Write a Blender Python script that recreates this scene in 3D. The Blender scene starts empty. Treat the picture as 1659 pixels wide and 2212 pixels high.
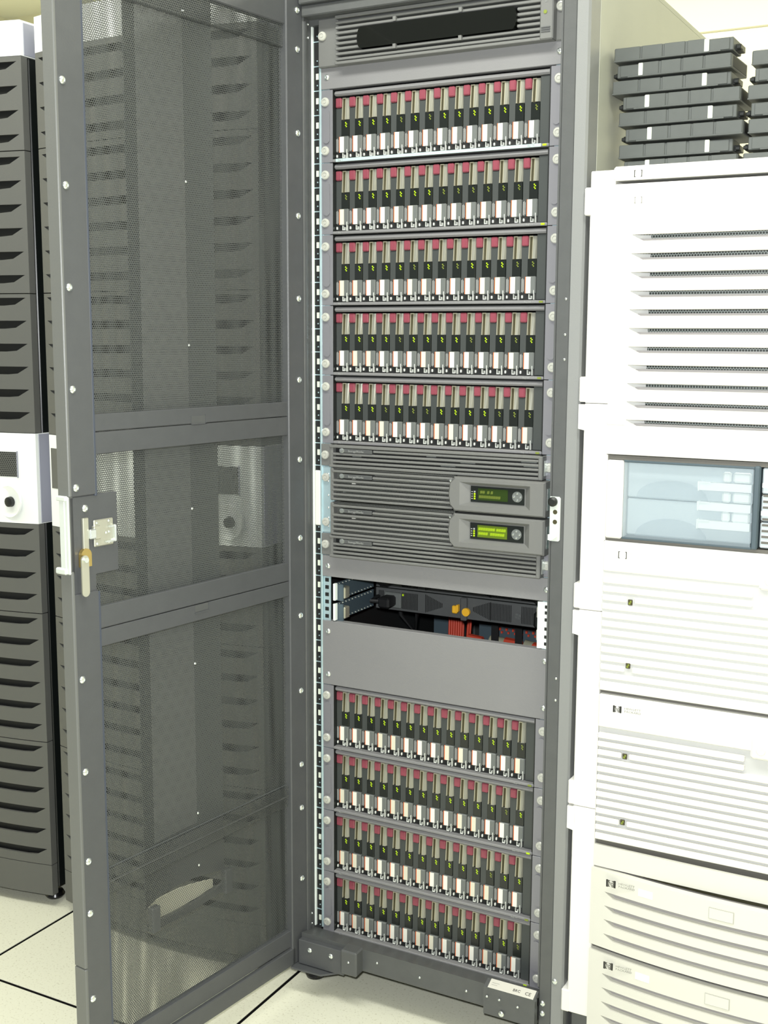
import bpy, bmesh, math, random
from mathutils import Matrix, Vector
random.seed(7)
SC = bpy.context.scene
COL = SC.collection

# ------------------------------------------------------------------ camera
cd = bpy.data.cameras.new('camera'); cam = bpy.data.objects.new('camera', cd); COL.objects.link(cam)
RT = Vector((0.8803, 0.4745, 0.0045)).normalized(); FW = Vector((-0.4688, 0.8711, -0.1461)).normalized()
UP = RT.cross(FW).normalized()
cam.matrix_world = Matrix(((RT.x, UP.x, -FW.x, 0.9738), (RT.y, UP.y, -FW.y, -2.0024), (RT.z, UP.z, -FW.z, 1.3411), (0, 0, 0, 1)))
cd.sensor_fit = 'HORIZONTAL'; cd.sensor_width = 36.0; cd.lens = 2571.57 / 1659.0 * 36.0
cd.clip_start = 0.05; cd.clip_end = 50
SC.camera = cam
# ------------------------------------------------------------------ world, lights, exposure
w = bpy.data.worlds.new('world'); SC.world = w; w.use_nodes = True
bg = w.node_tree.nodes['Background']; bg.inputs[0].default_value = (0.92, 0.96, 0.92, 1); bg.inputs[1].default_value = 0.24

def area(name, loc, sx, sy, power, col=(1, 1, 0.93), rot=(0, 0, 0)):
    l = bpy.data.lights.new(name, 'AREA'); l.shape = 'RECTANGLE'; l.size = sx; l.size_y = sy; l.energy = power; l.color = col
    o = bpy.data.objects.new(name, l); o.location = loc; o.rotation_euler = rot; COL.objects.link(o); return o
area('aisle_fluorescent_near', (0.3, -0.95, 2.68), 2.4, 0.35, 50, (1, 1, 0.93))
area('aisle_fluorescent_left', (-2.0, -0.95, 2.68), 1.6, 0.35, 26, (1, 1, 0.93))
area('rear_fluorescent', (-0.4, 1.55, 2.68), 5.0, 0.3, 60, (1, 1, 0.9))
# the photographer's flash, just above the lens
fl = bpy.data.lights.new('camera_flash', 'AREA'); fl.shape = 'DISK'; fl.size = 0.05; fl.energy = 46; fl.color = (0.98, 1.0, 1.0)
fo = bpy.data.objects.new('camera_flash', fl); fo.matrix_world = cam.matrix_world.copy()
fo.location = Vector((0.9738, -2.0024, 1.3411)) + UP * 0.07 - RT * 0.03; COL.objects.link(fo)

SC.view_settings.view_transform = 'Standard'; SC.view_settings.look = 'None'
SC.view_settings.gamma = 1; SC.view_settings.use_curve_mapping = False; SC.view_settings.exposure = 0.0

# ------------------------------------------------------------------ materials
def s2l(c): return tuple(((v / 255) / 12.92 if v / 255 <= .04045 else ((v / 255 + .055) / 1.055) ** 2.4) for v in c)
def mat(name, rgb, rough=.5, metal=0, emit=0, noise=0, nscale=40, spec=.5, bump=0, bscale=300, coat=0, trans=0, alpha=1, lin=False):
    m = bpy.data.materials.new(name); m.use_nodes = True; nt = m.node_tree; b = nt.nodes['Principled BSDF']
    c = rgb if lin else s2l(rgb)
    b.inputs['Base Color'].default_value = (*c, 1); b.inputs['Roughness'].default_value = rough; b.inputs['Metallic'].default_value = metal
    b.inputs['Specular IOR Level'].default_value = spec
    if emit: b.inputs['Emission Color'].default_value = (*c, 1); b.inputs['Emission Strength'].default_value = emit
    if coat: b.inputs['Coat Weight'].default_value = coat; b.inputs['Coat Roughness'].default_value = .06
    if trans: b.inputs['Transmission Weight'].default_value = trans
    if alpha < 1: b.inputs['Alpha'].default_value = alpha
    if noise or bump:
        tc = nt.nodes.new('ShaderNodeTexCoord')
    if noise:
        n = nt.nodes.new('ShaderNodeTexNoise'); n.inputs['Scale'].default_value = nscale; n.inputs['Detail'].default_value = 4
        nt.links.new(tc.outputs['Object'], n.inputs['Vector'])
        mp = nt.nodes.new('ShaderNodeMapRange'); mp.inputs['From Min'].default_value = .3; mp.inputs['From Max'].default_value = .7
        mp.inputs['To Min'].default_value = 1 - noise; mp.inputs['To Max'].default_value = 1 + noise
        nt.links.new(n.outputs['Fac'], mp.inputs['Value'])
        vm = nt.nodes.new('ShaderNodeVectorMath'); vm.operation = 'SCALE'; vm.inputs[0].default_value = c
        nt.links.new(mp.outputs[0], vm.inputs['Scale']); nt.links.new(vm.outputs[0], b.inputs['Base Color'])
    if bump:
        n2 = nt.nodes.new('ShaderNodeTexNoise'); n2.inputs['Scale'].default_value = bscale; n2.inputs['Detail'].default_value = 2
        nt.links.new(tc.outputs['Object'], n2.inputs['Vector'])
        bp = nt.nodes.new('ShaderNodeBump'); bp.inputs['Strength'].default_value = bump; bp.inputs['Distance'].default_value = .0006
        nt.links.new(n2.outputs['Fac'], bp.inputs['Height']); nt.links.new(bp.outputs[0], b.inputs['Normal'])
    return m

def perf(name, rgb, pitch, rad, axes='xz', see=True, hole=(20, 22, 22), rough=.45, metal=0):
    """perforated sheet: hexagonal pattern of round holes; see-through holes, or dark pits for blind grilles"""
    m = mat(name, rgb, rough, metal); nt = m.node_tree; b = nt.nodes['Principled BSDF']; L = nt.links; N = nt.nodes
    tc = N.new('ShaderNodeTexCoord'); sp = N.new('ShaderNodeSeparateXYZ'); L.new(tc.outputs['Object'], sp.inputs[0])
    def mth(op, a, bb=None):
        n = N.new('ShaderNodeMath'); n.operation = op
        for i, v in enumerate((a, bb)):
            if v is None: continue
            if isinstance(v, (int, float)): n.inputs[i].default_value = v
            else: L.new(v, n.inputs[i])
        return n.outputs[0]
    U = mth('DIVIDE', sp.outputs['XYZ'.index(axes[0].upper())], pitch)
    V = mth('DIVIDE', sp.outputs['XYZ'.index(axes[1].upper())], pitch * math.sqrt(3))
    def dist(off):
        fu = mth('SUBTRACT', mth('FRACT', mth('ADD', U, off)), .5)
        fv = mth('MULTIPLY', mth('SUBTRACT', mth('FRACT', mth('ADD', V, off)), .5), math.sqrt(3))
        return mth('SQRT', mth('ADD', mth('MULTIPLY', fu, fu), mth('MULTIPLY', fv, fv)))
    d = mth('MINIMUM', dist(0), dist(.5))
    f = mth('GREATER_THAN', d, rad / pitch)
    if see:
        L.new(f, b.inputs['Alpha'])
    else:
        mx = N.new('ShaderNodeMix'); mx.data_type = 'RGBA'; L.new(f, mx.inputs[0])
        mx.inputs[6].default_value = (*s2l(hole), 1); mx.inputs[7].default_value = (*s2l(rgb), 1); L.new(mx.outputs[2], b.inputs['Base Color'])
    return m

M = dict(
    frame=mat('charcoal_frame_paint', (82, 84, 84), .42, bump=.25, noise=.05),
    door=mat('graphite_door_paint', (78, 80, 82), .42, bump=.3, noise=.04),
    doorlip=mat('dark_blue_grey_lip', (66, 72, 84), .45),
    doorend=mat('grey_door_edge_paint', (104, 106, 104), .4, bump=.2),
    dark=mat('black_void_metal', (22, 24, 24), .6),
    blacks=mat('black_plastic', (30, 33, 32), .4),
    side=mat('light_grey_side_paint', (168, 170, 158), .5, noise=.03, nscale=6),
    corner=mat('silver_grey_corner_paint', (131, 133, 132), .4, bump=.4, bscale=700),
    panel=mat('mid_grey_panel_paint', (126, 126, 127), .48, bump=.35, bscale=600, noise=.03, nscale=5),
    bezel=mat('grey_bezel_plastic', (110, 111, 109), .45, bump=.2),
    ear=mat('grey_ear_metal', (128, 128, 133), .36, metal=.15),
    chrome=mat('bright_zinc', (232, 238, 236), .25, metal=.92),
    rail=mat('galvanised_rail', (188, 212, 218), .28, metal=.45, noise=.06, nscale=30),
    railedge=mat('pale_rail_edge', (236, 244, 238), .35),
    sock=mat('clear_nylon_screw', (182, 183, 174), .3, coat=.6),
    red=mat('mauve_red_plastic', (134, 64, 77), .42, noise=.08, nscale=60),
    tan=mat('champagne_handle_metal', (186, 182, 160), .32, metal=.45),
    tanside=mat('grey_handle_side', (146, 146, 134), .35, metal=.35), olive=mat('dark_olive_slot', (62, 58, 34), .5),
    drv=mat('drive_dark_grey', (62, 66, 65), .45),
    drvblk=mat('drive_black_window', (30, 34, 32), .2),
    drvgrey=mat('drive_mid_grey', (104, 108, 106), .4),
    label=mat('white_paper_label', (226, 226, 216), .6), label2=mat('cream_paper_label', (212, 209, 190), .6),
    orange=mat('orange_label_edge', (226, 110, 58), .5),
    text=mat('pale_print', (150, 152, 150), .6),
    led=mat('yellow_green_led', (160, 190, 20), .4, emit=.35), leddim=mat('dim_yellow_green_led', (118, 130, 50), .4, emit=.08), insert=mat('pale_grip_insert', (206, 204, 184), .5), slotgrey=mat('shaded_slot_plastic', (158, 155, 154), .6), strip=mat('cyan_strip_reflection', (178, 198, 198), .3), catch=mat('polished_catch', (232, 236, 230), .25, metal=.3),
    lcd=mat('green_lcd', (84, 104, 24), .3, emit=.12), lcddark=mat('dark_green_lcd', (40, 58, 18), .25),
    yellow=mat('yellow_plastic', (240, 184, 50), .4),
    cable=mat('orange_red_cable', (196, 70, 48), .45), blackc=mat('black_cable', (24, 25, 26), .5),
    braid=mat('braided_sleeve', (150, 150, 128), .7, bump=1, bscale=260),
    blue=mat('blue_grey_steel', (70, 84, 92), .45),
    white=mat('warm_white_plastic', (226, 225, 220), .42, bump=.1, noise=.015, nscale=4),
    whitel=mat('light_putty_plastic', (212, 211, 202), .42, bump=.1, noise=.02, nscale=4),
    greygap=mat('gap_grey', (96, 94, 88), .6),
    smoke=mat('smoked_plastic', (176, 192, 202), .1, alpha=.28, coat=.6),
    groove=mat('shaded_groove_plastic', (190, 191, 190), .6), logo=mat('dark_print', (70, 70, 66), .6), blown_print=mat('overexposed_print', (200, 200, 194), .6), bracket=mat('grey_print', (150, 150, 142), .6), faint=mat('faint_print', (176, 176, 168), .6),
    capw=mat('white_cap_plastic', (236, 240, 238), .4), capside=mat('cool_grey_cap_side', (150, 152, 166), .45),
    louv=mat('warm_dark_grey_louver', (92, 93, 90), .5, bump=.2),
    cabblk=mat('black_cabinet_side', (20, 24, 23), .35),
    wall=mat('cream_wall_paint', (228, 225, 198), .8, noise=.02, nscale=2),
    seam=mat('wall_seam', (176, 172, 140), .8), ceil=mat('ceiling_white', (228, 228, 214), .9),
    tray=mat('dark_grey_tray_plastic', (84, 88, 86), .5, bump=.2, noise=.04), traymark=mat('pale_tray_tab', (214, 220, 205), .4),
    foot=mat('black_rubber_foot', (20, 20, 20), .25), brass=mat('brass', (200, 176, 110), .3, metal=.9),
    latch=mat('brushed_nickel', (196, 196, 180), .3, metal=.7), handle=mat('light_grey_handle', (200, 206, 200), .35),
    sticker=mat('grey_white_sticker', (206, 204, 194), .5), tilejoint=mat('black_tile_joint', (10, 9, 10), .9, spec=.1),
)
M['mesh'] = perf('perforated_door_sheet', (80, 83, 82), .0040, .00150)
M['mesh3'] = perf('perforated_back_sheet', (92, 96, 94), .0040, .00150)
M['mesh2'] = perf('grille_middle_highlight', (150, 154, 152), .0050, .0011, see=False, hole=(118, 121, 119), rough=.26, metal=.45)
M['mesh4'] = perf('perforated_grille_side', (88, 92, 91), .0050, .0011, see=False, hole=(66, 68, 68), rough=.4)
M['grille'] = perf('blind_perforated_plate', (112, 114, 108), .0034, .0011, see=False)
M['hexg'] = perf('blind_hex_mesh', (140, 148, 144), .0046, .0018, see=False, hole=(30, 36, 34))
M['window'] = perf('speaker_mesh', (96, 98, 94), .005, .0017, see=False)
M['shadeplate'] = perf('vent_plate', (70, 72, 74), .004, .0013, see=False)
# speckled floor tile
def tilemat():
    m = mat('speckled_floor_tile', (224, 224, 200), .42); nt = m.node_tree; b = nt.nodes['Principled BSDF']
    tc = nt.nodes.new('ShaderNodeTexCoord'); n = nt.nodes.new('ShaderNodeTexNoise'); n.inputs['Scale'].default_value = 210; n.inputs['Detail'].default_value = 3
    n2 = nt.nodes.new('ShaderNodeTexNoise'); n2.inputs['Scale'].default_value = 9; n2.inputs['Detail'].default_value = 3
    geo = nt.nodes.new('ShaderNodeNewGeometry')
    nt.links.new(geo.outputs['Position'], n.inputs['Vector']); nt.links.new(geo.outputs['Position'], n2.inputs['Vector'])
    r = nt.nodes.new('ShaderNodeValToRGB'); r.color_ramp.elements[0].position = .30; r.color_ramp.elements[0].color = (*s2l((204, 202, 180)), 1)
    r.color_ramp.elements[1].position = .42; r.color_ramp.elements[1].color = (*s2l((230, 230, 211)), 1)
    nt.links.new(n.outputs['Fac'], r.inputs[0])
    mx = nt.nodes.new('ShaderNodeMix'); mx.data_type = 'RGBA'; mx.blend_type = 'MULTIPLY'; mx.inputs[0].default_value = .25
    nt.links.new(r.outputs[0], mx.inputs[6]); nt.links.new(n2.outputs['Color'], mx.inputs[7])
    nt.links.new(r.outputs[0], b.inputs['Base Color'])
    return m
M['tile'] = tilemat()

# ------------------------------------------------------------------ mesh helpers
class MB:
    def __init__(s): s.v = []; s.f = []
    def add(s, vs, fs):
        k = len(s.v); s.v += [tuple(p) for p in vs]; s.f += [tuple(i + k for i in f) for f in fs]; return s
    def box(s, x0, x1, y0, y1, z0, z1, b=0):
        if x0 > x1: x0, x1 = x1, x0
        if y0 > y1: y0, y1 = y1, y0
        if z0 > z1: z0, z1 = z1, z0
        if b <= 0:
            vs = [(x, y, z) for x in (x0, x1) for y in (y0, y1) for z in (z0, z1)]
            return s.add(vs, [(0, 1, 3, 2), (4, 6, 7, 5), (0, 4, 5, 1), (2, 3, 7, 6), (0, 2, 6, 4), (1, 5, 7, 3)])
        b = min(b, (x1 - x0) * .49, (y1 - y0) * .49, (z1 - z0) * .49)
        c = Vector(((x0 + x1) / 2, (y0 + y1) / 2, (z0 + z1) / 2)); h = Vector(((x1 - x0) / 2, (y1 - y0) / 2, (z1 - z0) / 2))
        vs = []; idx = {}
        for sx in (-1, 1):
            for sy in (-1, 1):
                for sz in (-1, 1):
                    for a in range(3):
                        p = [sx * (h.x - b), sy * (h.y - b), sz * (h.z - b)]; sg = (sx, sy, sz)
                        p[a] = sg[a] * h[a]; idx[(sx, sy, sz, a)] = len(vs); vs.append(c + Vector(p))
        fs = []
        for a in range(3):
            o1, o2 = [i for i in range(3) if i != a]
            for sg in (-1, 1):
                q = []
                for u, v_ in ((-1, -1), (1, -1), (1, 1), (-1, 1)):
                    k = [0, 0, 0]; k[a] = sg; k[o1] = u; k[o2] = v_; q.append(idx[(*k, a)])
                fs.append(tuple(q))
        for a in range(3):
            o1, o2 = [i for i in range(3) if i != a]
            for u in (-1, 1):
                for v_ in (-1, 1):
                    k0 = [0, 0, 0]; k0[o1] = u; k0[o2] = v_; k1 = list(k0); k0[a] = -1; k1[a] = 1
                    fs.append((idx[(*k0, o1)], idx[(*k1, o1)], idx[(*k1, o2)], idx[(*k0, o2)]))
        for sx in (-1, 1):
            for sy in (-1, 1):
                for sz in (-1, 1): fs.append(tuple(idx[(sx, sy, sz, a)] for a in range(3)))
        return s.add(vs, fs)
    def prism(s, poly, ax, a0, a1):
        """poly = list of 2D points in the two other axes (in xyz order)"""
        def P(p, a):
            q = list(p); q.insert('xyz'.index(ax), a); return q
        n = len(poly); vs = [P(p, a0) for p in poly] + [P(p, a1) for p in poly]
        return s.add(vs, [tuple(range(n)), tuple(range(2 * n - 1, n - 1, -1))] + [(i, i + n, (i + 1) % n + n, (i + 1) % n) for i in range(n)])
    def cyl(s, c, ax, r, h, n=14, r2=None):
        r2 = r if r2 is None else r2; i = 'xyz'.index(ax); vs = []
        for k, rr in ((0, r), (1, r2)):
            for j in range(n):
                t = 2 * math.pi * j / n; p = [rr * math.cos(t), rr * math.sin(t)]; p.insert(i, h * k); vs.append([c[m] + p[m] for m in range(3)])
        return s.add(vs, [tuple(range(n - 1, -1, -1)), tuple(range(n, 2 * n))] + [(j, (j + 1) % n, (j + 1) % n + n, j + n) for j in range(n)])
    def lathe(s, c, ax, prof, n=14):
        """prof = [(radius, along)]"""
        i = 'xyz'.index(ax); vs = []; m = len(prof)
        for r, h in prof:
            for j in range(n):
                t = 2 * math.pi * j / n; p = [r * math.cos(t), r * math.sin(t)]; p.insert(i, h); vs.append([c[k] + p[k] for k in range(3)])
        fs = [(a * n + j, a * n + (j + 1) % n, (a + 1) * n + (j + 1) % n, (a + 1) * n + j) for a in range(m - 1) for j in range(n)]
        fs += [tuple(range(n)), tuple(range((m - 1) * n, m * n))]
        return s.add(vs, fs)
    def tube(s, pts, r, n=8):
        pts = [Vector(p) for p in pts]; vs = []; up = Vector((0.12, 0.2, 1))
        for i, p in enumerate(pts):
            t = (pts[min(i + 1, len(pts) - 1)] - pts[max(i - 1, 0)]).normalized(); a = t.cross(up)
            if a.length < .05: a = t.cross(Vector((1, 0, 0)))
            a.normalize(); b = t.cross(a)
            for j in range(n):
                q = 2 * math.pi * j / n; vs.append(p + a * r * math.cos(q) + b * r * math.sin(q))
        fs = [(i * n + j, i * n + (j + 1) % n, (i + 1) * n + (j + 1) % n, (i + 1) * n + j) for i in range(len(pts) - 1) for j in range(n)]
        fs += [tuple(range(n)), tuple(range((len(pts) - 1) * n, len(pts) * n))]
        return s.add(vs, fs)
    def strip(s, front, back):
        """front, back: equal grids [row][col] of points -> closed slab"""
        R = len(front); Cn = len(front[0]); vs = [p for row in front for p in row] + [p for row in back for p in row]; o = R * Cn
        q = lambda r, c: r * Cn + c
        fs = []
        for r in range(R - 1):
            for c in range(Cn - 1):
                fs.append((q(r, c), q(r, c + 1), q(r + 1, c + 1), q(r + 1, c))); fs.append((o + q(r, c), o + q(r + 1, c), o + q(r + 1, c + 1), o + q(r, c + 1)))
        for c in range(Cn - 1):
            fs.append((q(0, c), o + q(0, c), o + q(0, c + 1), q(0, c + 1))); fs.append((q(R - 1, c), q(R - 1, c + 1), o + q(R - 1, c + 1), o + q(R - 1, c)))
        for r in range(R - 1):
            fs.append((q(r, 0), q(r + 1, 0), o + q(r + 1, 0), o + q(r, 0))); fs.append((q(r, Cn - 1), o + q(r, Cn - 1), o + q(r + 1, Cn - 1), q(r + 1, Cn - 1)))
        return s.add(vs, fs)
    def mesh(s, name, org=(0, 0, 0)):
        me = bpy.data.meshes.new(name); me.from_pydata([(p[0] - org[0], p[1] - org[1], p[2] - org[2]) for p in s.v], [], s.f)
        bm = bmesh.new(); bm.from_mesh(me); bmesh.ops.recalc_face_normals(bm, faces=bm.faces); bm.to_mesh(me); bm.free()
        me.polygons.foreach_set('use_smooth', [True] * len(me.polygons)); me.set_sharp_from_angle(angle=math.radians(32)); return me

def wloc(o):
    v = Vector((0, 0, 0))
    while o: v += o.location; o = o.parent
    return v
def put(name, me, m, parent=None, loc=(0, 0, 0), label=None, rot=None):
    if m is not None and not me.materials: me.materials.append(M[m])
    o = bpy.data.objects.new(name, me); COL.objects.link(o); o.parent = parent; o.location = loc
    if rot: o.rotation_euler = rot
    if label: o['label'] = label
    return o
def part(name, mb, m, parent, label=None, local=False, kind=None):
    """mesh authored in world coordinates (or the parent's own, local=True)"""
    o = put(name, mb.mesh(name, (0, 0, 0) if (local or parent is None) else wloc(parent)), m, parent, label=label)
    if kind: o['kind'] = kind
    return o
def thing(name, loc, label, cat, group=None, rot=0):
    o = bpy.data.objects.new(name, None); COL.objects.link(o); o.location = loc; o.rotation_euler = (0, 0, rot); o.empty_display_size = .05
    o['label'] = label; o['category'] = cat
    if group: o['group'] = group
    return o
def tag(o, label, cat, group=None):
    o['label'] = label; o['category'] = cat
    if group: o['group'] = group
    return o
def struct(name, mb, m):
    o = put(name, mb.mesh(name), m); o['kind'] = 'structure'; return o
def at(parent, *p): return Vector(p) - wloc(parent)
def textmesh(s, size, name='lettering', ext=.0002):
    cu = bpy.data.curves.new('tmp', 'FONT'); cu.body = s; cu.size = size; cu.extrude = ext; cu.resolution_u = 2; cu.align_x = 'LEFT'
    o = bpy.data.objects.new('tmp', cu); COL.objects.link(o); dg = bpy.context.evaluated_depsgraph_get()
    me = bpy.data.meshes.new_from_object(o.evaluated_get(dg)); bpy.data.objects.remove(o); bpy.data.curves.remove(cu); me.name = name; me.materials.clear(); return me
def letters(parent, s, size, x, y, z, m='logo', sx=1, rz=0):
    o = put('lettering', textmesh(s, size), m, parent, at(parent, x, y, z), rot=(math.pi / 2, 0, rz)); o.scale = (sx, 1, 1); return o
Z0 = .11; U = .04445
def uz(u): return Z0 + U * u

# screw meshes
def dome(r, h, name='screw', n=12):
    return MB().lathe((0, 0, 0), 'y', [(r * .95, 0), (r, -h * .35), (r * .8, -h * .75), (r * .42, -h), (r * .38, -h * .7)], n).mesh(name)
ME_WHITE = MB().lathe((0, 0, 0), 'y', [(.0085, 0), (.0085, -.003), (.0072, -.0045), (.0045, -.0050), (.0040, -.0038), (.0030, -.0038), (.0028, -.0048), (.001, -.005)], 16).mesh('screw')
ME_CHR = dome(.0055, .0035)
ME_DOOR = dome(.0062, .0042)
ME_SMALL = dome(.0024, .0016, n=8)
def screw(parent, x, y, z, kind='w', name='screw'):
    me, m = {'w': (ME_WHITE, 'sock'), 'c': (ME_CHR, 'chrome'), 's': (ME_SMALL, 'chrome')}[kind]
    return put(name, me, m, parent, at(parent, x, y, z))

# ================================================================== room shell
fb = MB().box(-3.2, 2.6, -2.6, 2.22, -.05, -.0025); floor = struct('floor', fb, 'tilejoint')
T = .6096; gx0 = -.305 - T * 5; gy0 = -.331 - T * 4
tm = MB().box(.0038, T - .0038, .0038, T - .0038, -.0022, 0, .0006).mesh('tile')
for i in range(9):
    for j in range(8):
        x = gx0 + i * T; y = gy0 + j * T
        if x < 2.4 and y < 2.1: put('tile', tm, 'tile', floor, (x, y, 0))
struct('wall_back', MB().box(-3.2, 2.6, 2.15, 2.22, 0, 2.75), 'wall')
struct('trim_1', MB().box(-3.2, 2.6, 2.148, 2.15, 2.341, 2.346), 'seam')
struct('wall_left', MB().box(-3.26, -3.2, -2.6, 2.22, 0, 2.75), 'wall')
struct('wall_right', MB().box(2.6, 2.66, -2.6, 2.22, 0, 2.75), 'wall')
struct('ceiling', MB().box(-3.26, 2.66, -2.6, 2.22, 2.75, 2.8), 'ceil')

# ================================================================== main rack
rack = thing('equipment_rack', (0, .4, 0), 'tall charcoal equipment rack with its perforated door swung open to the left', 'rack')
fr = part('frame', MB()
     .box(-.3, -.262, -.032, .06, .09, 1.985, .002).box(.2545, .279, -.05, .06, .028, 1.985, .002)
     .box(-.3, -.262, .8, .86, .09, 1.985, .002).box(.262, .3, .8, .86, .09, 1.985, .002)
     .box(-.3, .3, .80, .86, .09, .14, .002).box(-.3, .3, .80, .86, 1.93, 1.985, .002), 'frame', rack)
part('header', MB().box(-.262, .2545, -.05, .03, 1.945, 1.985, .002).box(-.262, .2545, -.040, .03, 1.925, 1.945, .002).box(-.262, .2545, -.01, .5, 1.915, 1.927), 'frame', rack)
part('corner_trim', MB().prism([(.279, -.05), (.298, -.05), (.3015, -.046), (.3015, .0), (.279, .0)], 'z', .028, 1.985), 'corner', rack, 'lighter silver-grey vertical corner strip')
part('side_panel', MB().box(.296, .302, .0, .86, .09, 1.975, .001), 'side', rack, 'pale grey side panel')
part('side_panel', MB().box(-.302, -.296, .06, .86, .09, 1.975, .001), 'side', rack, 'pale grey side panel')
part('top_panel', MB().box(-.3, .3, -.03, .86, 1.975, 1.988, .002), 'side', rack)
for xx in (-.2955, .2935): part('side_liner', MB().box(xx, xx + .002, .01, .855, .1, 1.97), 'dark', rack)
part('rear_panel', MB().box(-.296, .296, .855, .862, .09, 1.98), 'dark', rack)
part('floor_pan', MB().box(-.29, .29, -.02, .85, .09, .1), 'dark', rack)
# vertical ribs of the left post's inner face
part('post_flange', MB().box(-.2625, -.2585, -.030, -.024, .1, 1.92).box(-.2625, -.2600, -.012, -.008, .1, 1.92), 'frame', rack)
part('post_flange', MB().box(.2515, .2546, -.049, .002, .145, 1.925), 'frame', rack)
# mounting rails
part('mounting_rail', MB().box(-.2630, -.2590, -.0045, .045, .118, 1.915, .0005), 'railedge', rack, 'pale edged left mounting rail')
part('mounting_rail', MB().box(-.2592, -.2440, .001, .004, .118, 1.915), 'dark', rack, 'numbered dark face of the left rail')
part('mounting_rail', MB().box(-.2456, -.2412, -.0040, .03, .118, 1.915, .001), 'rail', rack, 'shiny zinc strip of the left rail')
part('mounting_rail', MB().box(-.2405, -.225, .0015, .004, .118, 1.915), 'rail', rack)
part('mounting_rail', MB().box(.225, .2500, .0015, .045, .118, 1.915), 'rail', rack)
nm = MB().box(-.0028, .0028, -.0012, 0, -.0055, .0055).mesh('number_tag'); nm.materials.append(M['traymark'])
jm = MB().box(-.0075, .0075, -.0010, 0, -.0009, .0009).mesh('rail_mark'); jm.materials.append(M['rail'])
hm = MB().cyl((0, 0, 0), 'y', .0014, -.0012, 8).mesh('rail_hole'); hm.materials.append(M['rail'])
for k in range(41):
    if 19.2 < k < 22: continue
    if k < 39: put('number_tag', nm, None, rack, at(rack, -.2512, .001, uz(k) + .026))
    put('rail_mark', jm, None, rack, at(rack, -.2516, .001, uz(k)))
    put('rail_hole', hm, None, rack, at(rack, -.2512, .001, uz(k) + .010)); 
for k in range(6): part('square_hole', MB().box(-.2375, -.2290, .0008, .0016, uz(15) + .004 + k * .0148, uz(15) + .0115 + k * .0148, .0003), 'dark', rack)
part('rail_label', MB().box(-.2585, -.246, -.003, .001, .968, 1.078, .002), 'label', rack, 'long white paper label stuck to the rail')
# base plinth
part('plinth', MB().box(-.262, .2545, -.056, .0, .078, .112, .002).prism([(-.056, .110), (-.056, .126), (.0, .112), (.0, .109)], 'x', -.262, .2545)
     .box(-.155, -.118, -.082, -.05, .076, .128, .003), 'frame', rack)
part('plinth_bracket', MB().box(-.262, -.155, -.068, -.05, .064, .116, .001).prism([(-.27, -.086), (-.2, -.083), (-.165, -.05), (-.165, -.04), (-.27, -.04)], 'z', .058, .062), 'door', rack, 'folded steel corner bracket with two screws')
part('label_block', MB().prism([(-.05, .0745), (-.070, .0745), (-.070, .1285), (-.05, .1365)], 'x', .152, .2545), 'frame', rack)
part('rating_label', MB().prism([(-.0698, .1292), (-.0515, .1366), (-.051, .1374), (-.0695, .1300)], 'x', .160, .251), 'sticker', rack, 'small white rating sticker')
o = put('lettering', textmesh('CE', .010), 'logo', rack, at(rack, .232, -.0655, .1318)); o.rotation_euler = (math.radians(22), 0, 0)
o = put('lettering', textmesh('BRC', .008), 'logo', rack, at(rack, .208, -.0645, .1324)); o.rotation_euler = (math.radians(22), 0, 0)
o = put('lettering', textmesh('----------\n--------', .0045), 'text', rack, at(rack, .165, -.060, .1345)); o.rotation_euler = (math.radians(22), 0, 0)
for x, z in ((-.235, .0985), (-.185, .099)): screw(rack, x, -.068, z, 'c')
for x, y, z in ((-.136, -.082, .105), (-.085, -.056, .105), (.01, -.056, .100), (.11, -.056, .1), (.16, -.073, .112), (.185, -.073, .112), (.222, -.073, .108)): screw(rack, x, y, z, 's')
for x, y, z in ((.19, -.073, .085), (.262, -.05, .115), (.262, -.05, .095), (.285, -.05, .165)): screw(rack, x, y, z, 'c')
for z in (1.405, 1.345, 1.303, .74, .70): screw(rack, .272, -.05, z, 's')
for z in (1.916, 1.892, .152, .130): screw(rack, -.259, -.02, z, 's')
for x, y in ((-.266, .005), (.266, .01), (-.266, .80), (.266, .80)):
    part('levelling_foot', MB().lathe((x, y, 0), 'z', [(.02, .0), (.022, .006), (.018, .018), (.006, .022), (.006, .092)], 20), 'foot', rack)
# lock strike on the right post
part('lock_strike', MB().prism([(.2535, 1.066), (.270, 1.066), (.2725, 1.063), (.2725, .990), (.270, .9875), (.2535, .9875)], 'y', -.052, -.0495), 'handle', rack, 'pale lock strike plate')
part('lock_strike', MB().lathe((.259, -.052, 1.057), 'y', [(.0085, 0), (.0085, -.004), (.005, -.007), (.001, -.007)], 14), 'blacks', rack, 'black rubber stop')
part('lock_strike', MB().cyl((.2632, -.0515, 1.039), 'y', .004, -.0012).cyl((.2632, -.0515, 1.0215), 'y', .004, -.0012), 'olive', rack, 'two dark holes of the strike plate')
part('lock_strike', MB().prism([(.2515, .999), (.262, .999), (.268, 1.003), (.268, .996), (.258, .989), (.2515, .989)], 'y', -.055, -.052), 'white', rack)

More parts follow.
